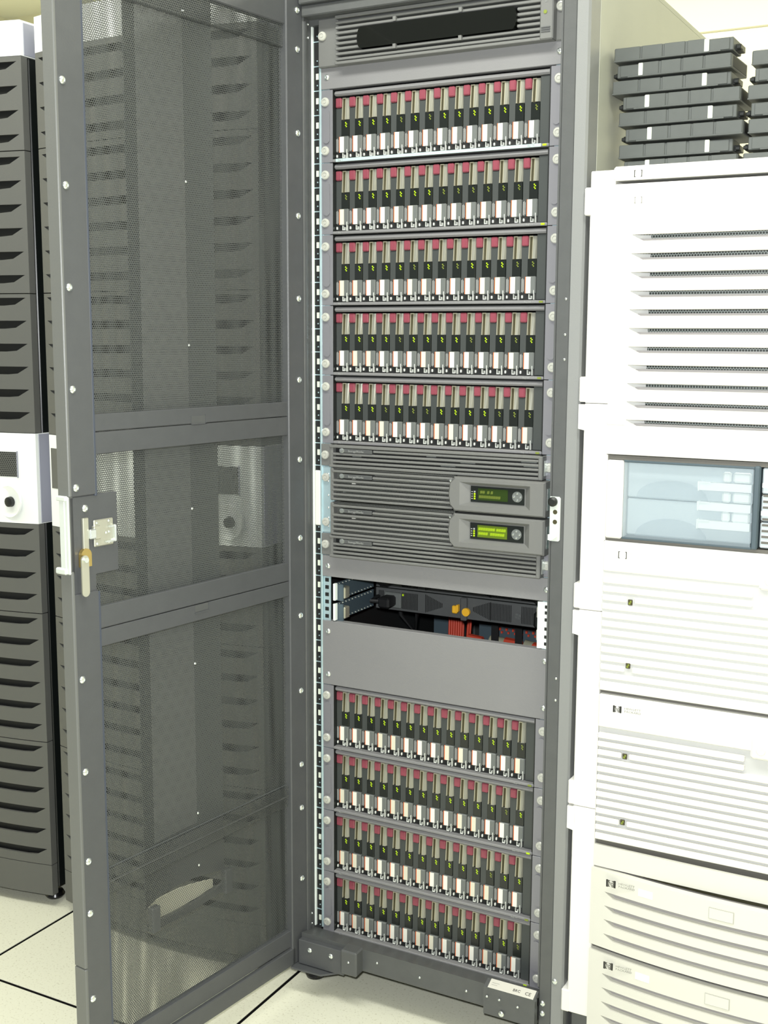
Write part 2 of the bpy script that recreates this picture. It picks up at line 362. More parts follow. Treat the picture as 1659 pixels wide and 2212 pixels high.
# ------------------------------------------------------------------ the open door (local x = hinge to free edge, local y = towards the viewer)
door = put('mesh_door', MB()
    .box(-.017, .030, -.020, .000, .062, 1.985, .002)            # hinge stile
    .box(.512, .562, -.006, .0, 1.089, 1.985, .001).box(.512, .562, -.006, .0, .062, .932, .001)      # free stile
    .box(.028, .514, -.020, -.004, 1.905, 1.985, .002)
    .box(.02, .514, -.020, -.006, .100, .136, .001).box(.02, .514, -.010, .0, .062, .098, .0015)
    .mesh('mesh_door'), 'door', rack, at(rack, -.265, -.05, 0), rot=(0, 0, math.radians(-97)), label='open perforated rack door with a riveted border')
def dp(name, mb, m, label=None, me=None, loc=None): 
    return put(name, me or mb.mesh(name), m, door, loc or (0, 0, 0), label=label)
dp('perforated_sheet', MB().add([(.02, -.0135, .12), (.52, -.0135, .12), (.52, -.0135, 1.92), (.02, -.0135, 1.92)], [(0, 1, 2, 3)]), 'mesh', 'perforated grey sheet of the door')
dp('stile_lip', MB().box(.5075, .5125, -.018, -.0008, 1.086, 1.985, .0008), 'doorlip', 'bluish dark folded lip')
dp('stile_lip', MB().box(.5075, .5125, -.018, -.0008, .062, .930, .0008), 'doorlip', 'bluish dark folded lip')
dp('edge_strip', MB().box(.560, .566, -.027, .0005, 1.089, 1.985, .0015), 'doorend', 'lighter grey edge strip')
dp('edge_strip', MB().box(.560, .566, -.027, .0005, .2975, .97, .0015), 'doorend', 'lighter grey edge strip')
dp('edge_strip', MB().box(.560, .566, -.027, .0005, .062, .2965, .0015), 'doorend', 'lighter grey edge strip')
dp('edge_strip', MB().box(.555, .564, -.024, -.004, .965, 1.09, .001), 'doorend')
for z0, zg, z1, nz in ((1.152, 1.188, 1.216, 1), (.836, .866, .903, 0)):
    b1 = MB().box(.028, .512, -.011, -.004, zg + .0006, z1, .001)
    b2 = MB().box(.028, .512, -.011, -.0035, z0, zg - .0008, .001)
    dp('crossbar', b1, 'door'); dp('crossbar', b2, 'door')
    zz = zg + .001 if nz else zg - .014
    dp('bar_notch', MB().box(.255, .290, -.006, -.0032, zz + (0 if nz else .001), zz + .013), 'frame', 'small dark rectangular notch')
    dp('bar_notch', MB().box(.252, .256, -.004, -.0022, zz, zz + .014).box(.256, .290, -.004, -.0022, zz - .002, zz), 'door')
ridge = MB(); poly = [(-.0135, .402), (-.008, .404), (-.007, .4255), (-.008, .447), (-.0135, .449)]
dp('ridge', MB().prism(poly, 'x', .01, .515), 'mesh', 'folded perforated ridge low on the door')
dp('ridge', MB().prism([(p[0], p[1] + 1.462) for p in poly], 'x', .01, .515), 'mesh', 'folded perforated ridge near the top of the door')
dp('ridge', MB().box(.03, .510, -.0080, -.0066, .4248, .4262), 'frame')
# latch plate
dp('latch_plate', MB().box(.464, .562, -.0125, -.004, .958, 1.088, .001).box(.512, .562, -.0125, -.0040, .93, .96, .001), 'door', 'flat grey plate that carries the latch')
dp('latch', MB().box(.476, .517, -.004, -.0005, 1.003, 1.047, .003).box(.506, .520, -.004, .003, 1.016, 1.038, .001), 'latch', 'nickel latch body')
dp('latch', MB().box(.474, .478, -.002, .005, 1.008, 1.036, .001).box(.478, .496, 0, .004, 1.0085, 1.0115).box(.478, .488, 0, .004, 1.0325, 1.0355), 'chrome', 'bent wire bail of the latch')
dp('latch', MB().box(.517, .530, -.001, .0055, 1.018, 1.034, .0015), 'chrome', 'latch bolt')
dp('latch', MB().box(.529, .5405, -.004, .0012, 1.001, 1.053, .001), 'latch', 'nickel keeper strip')
for x, z in ((.512, 1.008), (.512, 1.042), (.487, 1.008), (.487, 1.043), (.493, 1.024), (.487, 1.025)): put('screw', ME_SMALL, 'chrome', door, (x, 0, z), rot=(0, 0, math.pi))
# lock cam and tongue
dp('lock_cam', MB().prism([(.538 + .0105 * math.cos(t), .994 + .0105 * math.sin(t)) for t in [math.radians(a) for a in range(0, 181, 15)]] + [(.5275, .975), (.5485, .975)], 'y', -.003, .004), 'brass', 'brass lock barrel')
tg = [(.5465 + .0075 * math.cos(t), .988 + .0075 * math.sin(t)) for t in [math.radians(a) for a in range(0, 181, 20)]] + [(.5465 + .0075 * math.cos(t), .936 + .0075 * math.sin(t)) for t in [math.radians(a) for a in range(180, 361, 20)]]
dp('lock_tongue', MB().prism(tg, 'y', .008, .0105), 'latch', 'pale metal lock tongue hanging down')
dp('lock_tongue', MB().cyl((.5465, .0105, .988), 'y', .0042, .004), 'chrome')
dp('swing_handle', MB().box(.566, .570, -.021, .001, .966, 1.09, .0015).box(.566, .573, -.024, -.002, 1.083, 1.091, .0015).box(.566, .5745, -.029, -.004, .966, .976, .002)
   .box(.569, .5715, -.018, -.006, .972, 1.088, .001), 'handle', 'light grey swing handle on the door edge')
for z in (1.935, 1.866, 1.716, 1.565, 1.411, 1.257, 1.103, .948, .792, .638, .484, .392, .24, .09): put('screw', ME_DOOR, 'chrome', door, (-.001, .0, z), rot=(0, 0, math.pi))
for z in (1.87, 1.718, 1.565, 1.413, 1.257, 1.103, .792, .637, .483, .392, .24, .088): put('screw', ME_DOOR, 'chrome', door, (.552, .0, z), rot=(0, 0, math.pi))
for x, z in ((.532, 1.068), (.531, .984)): put('screw', ME_DOOR, 'chrome', door, (x, -.004, z), rot=(0, 0, math.pi))
for xa, xb in ((.02, .192), (.393, .52)):
    xo = [xa + (xb - xa) * i / 6 for i in range(7)]
    dp('perforated_sheet', MB().add([(x, -.0215 - .022 * (1 - ((x - .27) / .25) ** 2), z) for z in (.10, 1.97) for x in xo], [(i, i + 1, i + 8, i + 7) for i in range(6)]), 'mesh3', 'slightly bowed outer perforated sheet')
xo = [.192 + .201 * i / 6 for i in range(7)]
dp('perforated_sheet', MB().add([(x, -.0215 - .022 * (1 - ((x - .27) / .25) ** 2), z) for z in (.10, .262) for x in xo], [(i, i + 1, i + 8, i + 7) for i in range(6)]), 'mesh3')
# raised outer grille with a curved grip slot at its foot
def bul(x, off=0): return -.036 - .024 * (1 - ((x - .2925) / .1035) ** 2) - off
xs = [.190 + .205 * i / 16 for i in range(17)]
for xa, xb, dy, mm, lb in ((.190, .243, 0, 'mesh4', 'darker side strip of the raised grille'), (.243, .356, .006, 'mesh2', 'smoother convex middle of the raised grille, flash highlight in its colour'), (.356, .395, 0, 'mesh4', 'darker side strip of the raised grille')):  # middle kept paler: the flash highlight is put into its colour
    q = [xa + (xb - xa) * i / 8 for i in range(9)]
    yq = [(bul(x) + (dy * math.sin(math.pi * (x - xa) / (xb - xa)) if dy else 0)) for x in q]
    dp('outer_grille', MB().strip([[(x, y, z) for x, y in zip(q, yq)] for z in (.43, 1.985)], [[(x, y - .0015, z) for x, y in zip(q, yq)] for z in (.43, 1.985)]), mm, lb)
dp('outer_grille', MB().strip([[(x, bul(x), z) for x in xs] for z in (.322, .43)], [[(x, bul(x, .002), z) for x in xs] for z in (.322, .43)]), 'frame', 'solid foot of the outer grille')
def lowz(x): return .298 - .026 * (1 - ((x - .2925) / .1035) ** 2)
dp('grip_lip', MB().strip([[(x, bul(x, -.004), lowz(x) - .014) for x in xs], [(x, bul(x, -.004), lowz(x)) for x in xs]], [[(x, bul(x, .004), lowz(x) - .014) for x in xs], [(x, bul(x, .004), lowz(x)) for x in xs]])
   .box(.188, .208, -.03, -.016, .282, .330, .002).box(.377, .397, -.03, -.016, .282, .330, .002), 'frame', 'curved dark lip under the grip slot')
xg = [.208 + .162 * i / 12 for i in range(13)]
dp('grip_insert', MB().strip([[(x, bul(x, .006), lowz(x)) for x in xg], [(x, bul(x, .006), .305 + .012 * (x - .208) / .162) for x in xg]], [[(x, bul(x, .009), lowz(x)) for x in xg], [(x, bul(x, .009), .305 + .012 * (x - .208) / .162) for x in xg]]), 'insert', 'pale curved insert in the grip slot')
for z in (1.876, 1.599, 1.324, 1.038, .756, .473, .372): put('screw', ME_SMALL, 'chrome', door, (.283, -.0125, z), rot=(0, 0, math.pi))

# ================================================================== units in the rack
POS = ['first', 'second', 'third', 'fourth', 'fifth', 'sixth', 'seventh', 'eighth', 'ninth', 'tenth', 'eleventh', 'twelfth', 'thirteenth', 'fourteenth']
def ears(t, z0, z1, y=0):
    for s in (-1, 1):
        part('ear', MB().box(s * .2435, s * .2170, y - .0015, y + .0015, z0 + .0006, z1 - .0006, .0006), 'ear', t)
shelf_u = [35, 32, 29, 26, 23, 9, 6, 3, 0]

sname = ['topmost shelf', 'second shelf from the top', 'third shelf from the top', 'fourth shelf from the top', 'fifth shelf from the top', 'fourth shelf from the bottom', 'third shelf from the bottom', 'second shelf from the bottom', 'lowest shelf']
# shared shelf meshes (origin at bottom centre of the front plane)
H3 = 3 * U
F0 = .011
def eboss(s):
    n = 18; ring = []
    for j in range(n):
        t = 2 * math.pi * j / n; cx = .0072 * math.cos(t); cz = .0072 * math.sin(t) + (.024 if math.sin(t) > 0 else -.024); ring.append((s * .2295 + cx, H3 / 2 + cz))
    return MB().prism(ring, 'y', -.004, -.001)
me_body = MB().box(-.2165, .2165, .014, .40, .0015, .0035).box(-.2165, .2165, .014, .40, H3 - .003, H3 - .001).box(-.2168, -.2160, -.001, .40, .0015, H3 - .001).box(.2150, .2165, -.001, .4, .0015, H3 - .001).box(-.2165, .2165, .20, .205, .0015, H3 - .001).mesh('chassis')
me_ear = {s: MB().box(s * .2435, s * .2170, -.0015, .0015, .0006, H3 - .0006, .0006).mesh('ear') for s in (-1, 1)}
me_boss = {s: eboss(s).mesh('ear_ridge') for s in (-1, 1)}
me_lip = MB().box(-.2165, .2165, -.003, .02, .0004, .0060, .0012).mesh('lower_lip')
me_top = MB().box(-.2165, .2165, .001, .016, H3 - .0120, H3 - .0032, .003).mesh('upper_lip')
me_blankp = MB().box(.1953, .2138, F0 - .004, .02, .0070, H3 - .0125, .001).mesh('side_cover')
me_strip = MB().box(-.208, .203, -.0048, -.004, .0012, .0056).mesh('label_strip')
for r, u in enumerate(shelf_u):
    z = uz(u)
    s = thing('drive_shelf', (0, 0, z), 'grey rack shelf full of slim drives, %s' % sname[r].replace(' shelf', ''), 'drive shelf', 'drive shelves of fourteen slots')
    put('chassis', me_body, 'blue' if False else 'blacks', s)
    for k in (-1, 1): put('ear', me_ear[k], 'ear', s); put('ear_ridge', me_boss[k], 'ear', s)
    put('lower_lip', me_lip, 'panel', s); put('upper_lip', me_top, 'panel', s); put('side_cover', me_blankp, 'drv', s)
    if r == 0: part('label_strip', MB().box(-.208, .203, -.0050, -.004, z + .0004, z + .0058), 'strip', s, 'clear label strip, its reflection put into pale cyan colour')  # reflected light put into the strip's pale cyan, on this shelf alone
    for k in (-1, 1):
        for uu in (.5, 2.5): screw(s, k * .2325, -.0012, z + uu * U)
    part('indicator', MB().box(.206, .213, -.0052, -.004, z + .0015, z + .0048), 'led' if r in (0, 1, 6, 8) else 'leddim', s)
    letters(s, 'Bay 1', .0048, -.203, -.0051, z + .0016, 'text'); letters(s, 'Bay 14', .0048, .178, -.0051, z + .0016, 'text')
# the slim drives: origin = bottom centre of the slot, front at y=.011
def dm(name, mb): return mb.mesh(name)
B = MB
F0 = .011
D = dict(
    carrier=(dm('carrier', B().box(-.0112, .0165, F0 + .002, .16, .0064, .1185).box(-.0118, .0016, F0 - .001, F0 + .003, .0190, .100, .0008)), 'drv'),
    lower_recess_shade=(dm('lower_recess_shade', B().box(-.0120, .0172, F0 - .0005, F0 + .003, .0062, .0185)), 'dark'),  # black plate puts the shade of the recess into colour
    release_button=(dm('release_button', B().box(-.0112, .0016, F0 - .0045, F0 + .003, .1005, .1185, .0018)), 'red'),
    handle=(dm('handle', B().prism([(F0 - .0035, .0785), (F0 - .0002, .1178), (F0 + .004, .1178), (F0 + .004, .0785)], 'x', .0086, .0100).prism([(F0 - .0035, .0785), (F0 - .0002, .1178), (F0 + .004, .1178), (F0 + .004, .0785)], 'x', .0022, .0036)
                .box(.0022, .0100, F0 - .0012, F0 + .003, .1165, .1185, .0005)), 'tan'),
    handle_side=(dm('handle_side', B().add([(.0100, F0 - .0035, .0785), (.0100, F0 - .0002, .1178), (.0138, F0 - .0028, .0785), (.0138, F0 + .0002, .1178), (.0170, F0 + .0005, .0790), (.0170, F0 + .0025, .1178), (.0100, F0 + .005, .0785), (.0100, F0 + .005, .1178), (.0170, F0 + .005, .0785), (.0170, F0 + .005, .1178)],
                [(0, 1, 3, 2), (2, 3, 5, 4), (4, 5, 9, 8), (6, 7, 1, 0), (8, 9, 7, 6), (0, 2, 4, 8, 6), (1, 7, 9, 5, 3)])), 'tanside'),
    handle_slot=(dm('handle_slot', B().box(.0034, .0088, F0 + .0008, F0 + .003, .0785, .117)), 'olive'),
    status_window=(dm('status_window', B().box(.0000, .0168, F0 - .0015, F0 + .003, .048, .0782, .0006)), 'drvblk'),
    status_light=(dm('status_light', B().box(.0088, .0110, F0 - .0026, F0 - .001, .0712, .0740, .0004).box(.0108, .0130, F0 - .0026, F0 - .001, .0692, .0714, .0004).box(.0088, .0108, F0 - .0026, F0 - .001, .0668, .0690, .0004).box(.0104, .0126, F0 - .0026, F0 - .001, .0645, .0668, .0004)), 'led'),
    paper_label=(dm('paper_label', B().box(-.0008, .0080, F0 - .0056, F0 - .003, .0185, .0470)), 'label'),
    label_edge=(dm('label_edge', B().box(-.0022, -.0008, F0 - .0056, F0 - .003, .0185, .0472)), 'orange'),
    cover=(dm('cover', B().box(-.0021, .0172, F0 - .0050, F0 + .003, .0175, .0480, .0016)), 'drvgrey'),
    printed_text=(dm('printed_text', B().box(-.0107, -.0095, F0 - .0016, F0, .021, .044).box(-.0088, -.0078, F0 - .0016, F0, .020, .045).box(-.0071, -.0060, F0 - .0016, F0, .022, .043)), 'text'),
    lower_catch=(dm('lower_catch', B().box(.0048, .0058, F0 - .006, F0, .0085, .0170, .0003).box(.0048, .0102, F0 - .006, F0 - .003, .0080, .0096, .0003).box(.0092, .0104, F0 - .006, F0, .0080, .0140, .0003).box(.0136, .0150, F0 - .006, F0, .0070, .0240, .0004)
                 .box(-.0100, -.0070, F0 - .004, F0, .0095, .0150, .0008)), 'catch'),
)
for k, (me, m) in D.items(): me.materials.append(M[m])
led_dim = D['status_light'][0].copy(); led_dim.materials.clear(); led_dim.materials.append(M['leddim'])
lab2 = D['paper_label'][0].copy(); lab2.materials.clear(); lab2.materials.append(M['label2'])
proto = None
dimset = {(0, 4), (0, 6), (0, 13), (1, 0), (1, 7), (1, 8), (1, 9), (1, 10), (1, 11), (1, 12), (2, 5), (2, 7), (2, 8), (2, 12), (2, 13), (3, 4), (3, 9), (3, 12), (4, 3), (4, 5), (4, 6), (4, 11), (4, 12), (4, 13), (5, 13), (6, 12), (7, 11), (8, 13)}
for r, u in enumerate(shelf_u):
    for i in range(14):
        if proto is None:
            t = thing('drive_module', (0, 0, 0), '', 'drive', '')
            for k, (me, m) in D.items(): put(k, me, m, t)
            proto = t
        else:
            t = proto.copy(); COL.objects.link(t)
            for ch in proto.children:
                c = ch.copy(); COL.objects.link(c); c.parent = t
        t.location = (-.2045 + .02936 * i, 0, uz(u))
        t['label'] = 'slim drive with mauve button, %s from the left in the %s' % (POS[i], sname[r]); t['group'] = 'slim drives in the %s' % sname[r]
        for c in t.children:
            if c.name.startswith('status_light') and ((r, i) in dimset): c.data = led_dim
            if c.name.startswith('paper_label') and ((i * 7 + r * 3) % 5 in (1, 3) and r not in (0,)): c.data = lab2

# ---- blank plates
def blank(u0, u1, label, sz):
    z0, z1 = uz(u0), uz(u1)
    t = thing('blanking_panel', (0, 0, z0), label, 'panel', 'plain grey blanking panels')
    part('plate', MB().box(-.2425, .2425, -.0025, .0005, z0 + .0008, z1 - .0008, .0008).box(-.235, .235, .0005, .014, z0 + .0008, z0 + .003).box(-.235, .235, .0005, .014, z1 - .003, z1 - .0008), 'panel', t)
    for zz in sz:
        for k in (-1, 1): screw(t, k * .2325 + (.004 if k < 0 else 0), -.0025, zz, 'c')
blank(38, 39, 'one unit high grey blanking panel above the topmost drive shelf', [uz(38.5)])
blank(17, 18, 'narrow grey blanking panel just above the open gap', [uz(17.5)])
blank(12, 15, 'tall plain grey blanking panel below the open gap', [uz(12.5), uz(14.5)])

# ---- top unit with glossy pill window
z0, z1 = 1.8375, 1.9245
t = thing('network_switch', (0, 0, z0), 'slatted grey unit with a long glossy black pill window at the rack top', 'network switch')
part('chassis', MB().box(-.2, .225, .004, .4, z0 + .001, z1 - .001), 'dark', t)
part('ear', MB().box(-.2420, -.199, -.012, .002, z0, z1, .002), 'bezel', t)
part('ear', MB().box(.224, .2445, -.006, .002, z0, z1, .002), 'bezel', t)
part('bezel_frame', MB().box(-.2, .226, -.022, .004, z0, z0 + .0055, .001).box(-.2, .226, -.022, .004, z1 - .006, z1, .001).box(.203, .227, -.024, .004, z0, z1, .002), 'bezel', t)
for k in range(8):
    zz = z0 + .0075 + k * .0092
    for xa, xb in (((-.2, -.150), (.160, .204)) if 2 <= k <= 5 else ((-.2, .204),)):
        part('slat', MB().box(xa, xb, -.020, -.004, zz, zz + .0050, .001), 'bezel', t)
for x in (-.075, .055):
    for zz in (z0 + .016, z1 - .024): part('clip', MB().box(x - .003, x + .003, -.024, -.018, zz, zz + .008), 'bezel', t)
zc = 1.8795; pl = [( .152 + .0185 * .45 * math.cos(a), zc + .0185 * math.sin(a)) for a in [math.radians(d) for d in range(-90, 91, 15)]] + [(-.144 + .0185 * .45 * math.cos(a), zc + .0185 * math.sin(a)) for a in [math.radians(d) for d in range(90, 271, 15)]]
M['gloss'] = mat('glossy_black_window', (14, 16, 12), .07, coat=.6)
part('window', MB().prism(pl, 'y', -.0235, -.008), 'gloss', t, 'long glossy black window with rounded ends')
part('indicator', MB().cyl((.213, -.0245, 1.882), 'y', .0032, -.0006), 'leddim', t)
for dz in (0, .0035, .007): part('vent', MB().box(.206, .222, -.0255, -.024, z0 + .012 + dz, z0 + .0135 + dz), 'frame', t)
letters(t, 'o\n=', .009, .212, -.0245, 1.905, 'text')
for x, zz in ((-.232, 1.893), (.2345, 1.893)): screw(t, x, -.012 if x < 0 else -.006, zz)

# ---- 1U slatted modules
def slatunit(u, label):
    z0, z1 = uz(u) + .0006, uz(u + 1) - .0006
    t = thing('slatted_module', (0, 0, z0), label, 'rack unit', 'thin slatted rack modules')
    part('backing', MB().box(-.208, .224, -.006, .3, z0 + .001, z1 - .001), 'dark', t)
    part('ear', MB().box(-.2435, -.214, -.004, .001, z0, z1, .001), 'bezel', t)
    part('ear', MB().box(.219, .2435, -.0015, .001, z0, z1, .001), 'ear', t)
    part('bezel_frame', MB().box(-.215, -.208, -.018, .001, z0, z1, .0015).box(.218, .226, -.022, .001, z0, z1, .0015).box(-.215, .226, -.021, -.004, z1 - .0052, z1, .0012).box(-.215, .226, -.021, -.004, z0, z0 + .0052, .0012), 'bezel', t)
    for k in range(4):
        zz = z0 + .0078 + k * .0080
        part('slat', MB().box(-.208 if k < 3 else -.118, .219, -.020, -.008, zz, zz + .0047, .0012), 'bezel', t)
    part('name_plate', MB().box(-.192, -.120, -.0208, -.007, z1 - .0142, z1 - .0062, .001), 'frame', t)
    part('name_plate', MB().lathe((-.186, -.0208, z1 - .0100), 'y', [(.0052, 0), (.0045, -.0016), (.001, -.002)], 12), 'chrome', t, 'round silver badge')
    letters(t, 'StorageWorks', .0058, -.172, -.0212, z1 - .0122, 'text')
    part('side_clip', MB().box(.2275, .2292, -.018, -.002, z0 + .008, z1 - .008), 'chrome', t)
    for x, y, ln in ((.02, 0, .03), (.06, 1, .03), (-.01, 2, .02), (.185, 1, .03), (.18, 2, .03), (-.17, 1, .02)):
        part('glint_strip', MB().box(x, x + ln, -.0075, -.0062, z0 + .0132 + y * .0080, z0 + .0150 + y * .0080), 'chrome', t)
    for k in (-1, 1): screw(t, k * .2325, -.004 if k < 0 else -.0015, (z0 + z1) / 2)
slatunit(22, 'thin slatted module directly above the two controllers')
slatunit(18, 'thin slatted module directly below the two controllers')
# ---- the two controllers with displays
def controller(z0, z1, label, bright):
    t = thing('display_controller', (0, 0, z0), label, 'controller', 'storage controllers with green displays')
    part('chassis', MB().box(-.206, .236, .012, .4, z0 + .001, z1 - .001), 'dark', t)
    part('backing', MB().box(-.206, .050, -.004, .012, z0 + .001, z1 - .001), 'grille', t, 'perforated plate behind the slats')
    part('bezel_frame', MB().box(-.213, -.206, -.020, .012, z0, z1, .0015), 'bezel', t)
    n = 7; p = (z1 - z0) / n
    for k in range(n):
        zz = z0 + .0006 + k * p
        part('slat', MB().box(-.208 if k != 5 else -.118, .051, -.022, -.009, zz, zz + .0047, .0012), 'bezel', t)
    part('name_plate', MB().box(-.192, -.120, -.0208, -.007, z0 + 5 * p - .0010, z0 + 5 * p + .0075, .001), 'frame', t)
    part('name_plate', MB().lathe((-.186, -.0208, z0 + 5 * p + .0032), 'y', [(.0052, 0), (.0045, -.0016), (.001, -.002)], 12), 'chrome', t, 'round silver badge')
    letters(t, 'StorageWorks', .0058, -.172, -.0212, z0 + 5 * p + .001, 'text')
    for k in (3, 4): part('white_mark', MB().box(-.172, -.164, -.006, -.0038, z0 + .0062 + k * p - .001, z0 + .0095 + k * p - .001), 'label', t)
    for k in (2, 6): part('post', MB().box(-.190, -.188, -.008, -.004, z0 + k * p - .003, z0 + k * p + .004), 'chrome', t)
    # pillow-like control block, chamfered towards a recessed display
    yo, yi = -.036, -.026; x0, x1 = .048, .2375; xa, xb, za, zb = .088, .1975, z0 + .0175, z1 - .0145
    def rr(y, inset):
        return [(x0 + .012 + inset, y, z0 + inset), (x1 - inset, y, z0 + inset), (x1 - inset, y, z1 - inset), (x0 + .012 + inset, y, z1 - inset), (x0 + .003 + inset, y, z1 - .012), (x0 + inset, y, (z0 + z1) / 2), (x0 + .003 + inset, y, z0 + .012)]
    vs = rr(.012, 0) + rr(yo + .004, 0) + rr(yo, .003); fs = [(i, (i + 1) % 7, (i + 1) % 7 + 7, i + 7) for i in range(7)] + [(i + 7, (i + 1) % 7 + 7, (i + 1) % 7 + 14, i + 14) for i in range(7)]
    mid = [(xa - .016, yo, za - .006), (xb + .012, yo, za - .006), (xb + .012, yo, zb + .006), (xa - .016, yo, zb + .006)]
    inn = [(xa, yi, za), (xb, yi, za), (xb, yi, zb), (xa, yi, zb)]
    vs += mid + inn
    # 14..20 outer ring, 21..24 mid, 25..28 inner
    fs += [(14, 15, 22, 21), (15, 16, 23, 22), (16, 17, 24, 23), (17, 18, 19, 24), (24, 19, 21), (19, 20, 14, 21)]
    fs += [(21 + i, 21 + (i + 1) % 4, 25 + (i + 1) % 4, 25 + i) for i in range(4)] + [(25, 26, 27, 28)]
    part('control_block', MB().add(vs, fs), 'bezel', t, 'smooth grey raised control block')
    d = part('display', MB().box(.0905, .1955, yi - .0015, yi + .001, za + .001, zb - .001, .0006), 'drvblk', t, 'dark display window')
    part('lcd', MB().box(.1055, .164, yi - .0022, yi - .001, za + .0055, zb - .0045), 'lcd' if bright else 'lcddark', d)
    tx = ['####### ####\n####  ######', ' ##  # #\n#########'][0 if bright else 1]
    letters(d, tx, .0085, .1075, yi - .0026, zb - .0135, 'led' if bright else 'leddim', .95)
    for k in range(4): part('indicator', MB().box(.0975, .1005, yi - .0026, yi - .001, za + .006 + k * .0042, za + .009 + k * .0042), 'led' if k < 3 else 'text', d); part('indicator_mark', MB().box(.0925, .0952, yi - .0024, yi - .001, za + .0065 + k * .0042, za + .008 + k * .0042), 'text', d)
    cx, cz = .182, (za + zb) / 2
    part('key_ring', MB().cyl((cx, yi - .0015, cz), 'y', .0098, -.0005, 20), 'drvgrey', d)
    for dx, dz in ((0, .0062), (0, -.0062), (.0062, 0), (-.0062, 0)): part('key', MB().lathe((cx + dx, yi - .002, cz + dz), 'y', [(.0022, 0), (.0018, -.0012), (.0005, -.0015)], 10), 'chrome', d)
    part('side_clip', MB().box(.2380, .2392, -.026, -.004, z0 + .012, z1 - .012), 'chrome', t)
    part('corner_light', MB().lathe((.0475, -.0225, z1 - .0095), 'y', [(.0028, 0), (.002, -.0015), (.0005, -.002)], 10), 'chrome', t)
controller(1.0238, 1.0872, 'upper controller with the small dim green text display', False)
controller(.9552, 1.0195, 'lower controller with the brightly lit green text display', True)
brk = thing('controller_brackets', (0, 0, .955), 'zinc side brackets holding the two controllers', 'bracket')
for s_ in (-1, 1):
    part('bracket', MB().box(s_ * .242, s_ * .215, -.001, .012, .9555, 1.0870, .0008), 'rail', brk)
    for zz in (uz(19.5), uz(21.5)): screw(brk, s_ * .2325, -.002, zz)
    for zz in (.985, 1.005, 1.03, 1.058, 1.072, .968): screw(brk, s_ * .228, -.001, zz, 's')

# ---- equipment seen through the open gap
def psu(z0, z1, label, tagd):
    t = thing('power_strip_unit', (0, .17, z0), label, 'power unit', 'black slotted units inside the gap')
    part('case', MB().box(-.212, .2, .172, .5, z0, z1, .001), 'drvblk', t)
    part('face', MB().box(-.213, .201, .168, .172, z0, z1, .0008), 'frame', t)
    h = z1 - z0
    for a, b in ((-.205, -.192), (-.15, -.11), (.05, .098), (.118, .15)):
        n = int((b - a) / .0032)
        for k in range(n):
            x = a + k * .0032; part('vent_slot', MB().box(x, x + .0014, .1668, .1684, z0 + .005, z1 - .005), 'dark', t)
    # bow-tie vent
    for sgn, xc in ((1, -.075), (-1, .03)):
        for k in range(12):
            x = xc + sgn * (k - 6) * .0034; hh = h * .42 * abs(1 - k / 13) + .002
            part('vent_slot', MB().box(x, x + .0015, .1668, .1684, (z0 + z1) / 2 - hh / 1.1, (z0 + z1) / 2 + hh / 1.1), 'dark', t)
    part('socket', MB().box(-.189, -.150, .160, .170, z0 + .006, z1 - .006, .002), 'drvgrey', t, 'power inlet')
    part('plug', MB().box(-.186, -.160, .125, .162, z0 + .011, z1 - .011, .004).tube([(-.186, .14, (z0 + z1) / 2), (-.2, .125, (z0 + z1) / 2 + .002), (-.206, .16, (z0 + z1) / 2 + .004), (-.208, .25, z0 + .02)], .0045), 'blackc', t, 'black power plug')
    part('plug', MB().box(.152, .180, .14, .168, z0 + .004, z1 - .006, .006), 'blacks', t, 'black plug')
    part('fan', MB().lathe((.110, .168, (z0 + z1) / 2 - .004), 'y', [(.008, 0), (.008, -.001), (.001, -.001)], 16), 'frame', t)
    for k in range(4):
        a = k * math.pi / 2 + .5; part('fan_blade', MB().box(.110 + .0045 * math.cos(a) - .0017, .110 + .0045 * math.cos(a) + .0017, .1655, .167, (z0 + z1) / 2 - .004 + .0045 * math.sin(a) - .0017, (z0 + z1) / 2 - .004 + .0045 * math.sin(a) + .0017), 'chrome', t)
    if tagd:
        part('indicator', MB().box(-.1485, -.1455, .165, .168, z1 - .012, z1 - .008), 'led', t)
        part('centre_post', MB().box(-.012, .0015, .158, .168, z0 - .002, z1 + .001, .002), 'frame', t)
        part('pull_tab', MB().box(-.0275, -.0155, .150, .160, z0 + .013, z0 + .029, .002).box(-.017, -.0125, .148, .158, z0 + .017, z0 + .032, .001).cyl((.003, .158, z0 + .018), 'y', .0085, -.006, 14), 'yellow', t, 'bright yellow pull tab')
psu(.7700, .8150, 'black slotted unit deep in the gap with a yellow pull tab', True)
psu(.8170, .8600, 'black slotted unit half hidden above the one with the yellow tab', False)
for k, zz in enumerate((.792, .833)):
    t = thing('slide_bracket', (-.2, .05, zz), 'perforated zinc slide bracket at the left of the gap, %s one' % ('lower', 'upper')[k], 'bracket')
    part('bracket', MB().box(-.2165, -.214, .002, .16, zz - .016, zz + .020).box(-.2165, -.200, .008, .012, zz - .016, zz + .018), 'blue', t)
    part('lug', MB().box(-.2165, -.2115, -.004, .006, zz - .014, zz + .020, .0006), 'railedge', t)
    part('lug', MB().box(-.212, -.197, .010, .03, zz - .012, zz + .012, .002), 'latch', t)
    for j in range(11):
        for q in (-.013, .017): put('rivet', ME_SMALL, 'chrome', t, at(t, -.2135, .016 + j * .013, zz + q), rot=(0, 0, math.pi / 2))
t = thing('slide_bracket', (.2, .02, .78), 'white zinc slide bracket at the right of the gap', 'bracket')
part('bracket', MB().box(.2165, .2225, -.003, .10, uz(15) + .001, uz(17) - .001).box(.2165, .243, -.0015, .0015, uz(15) + .001, uz(17) - .001), 'railedge', t)
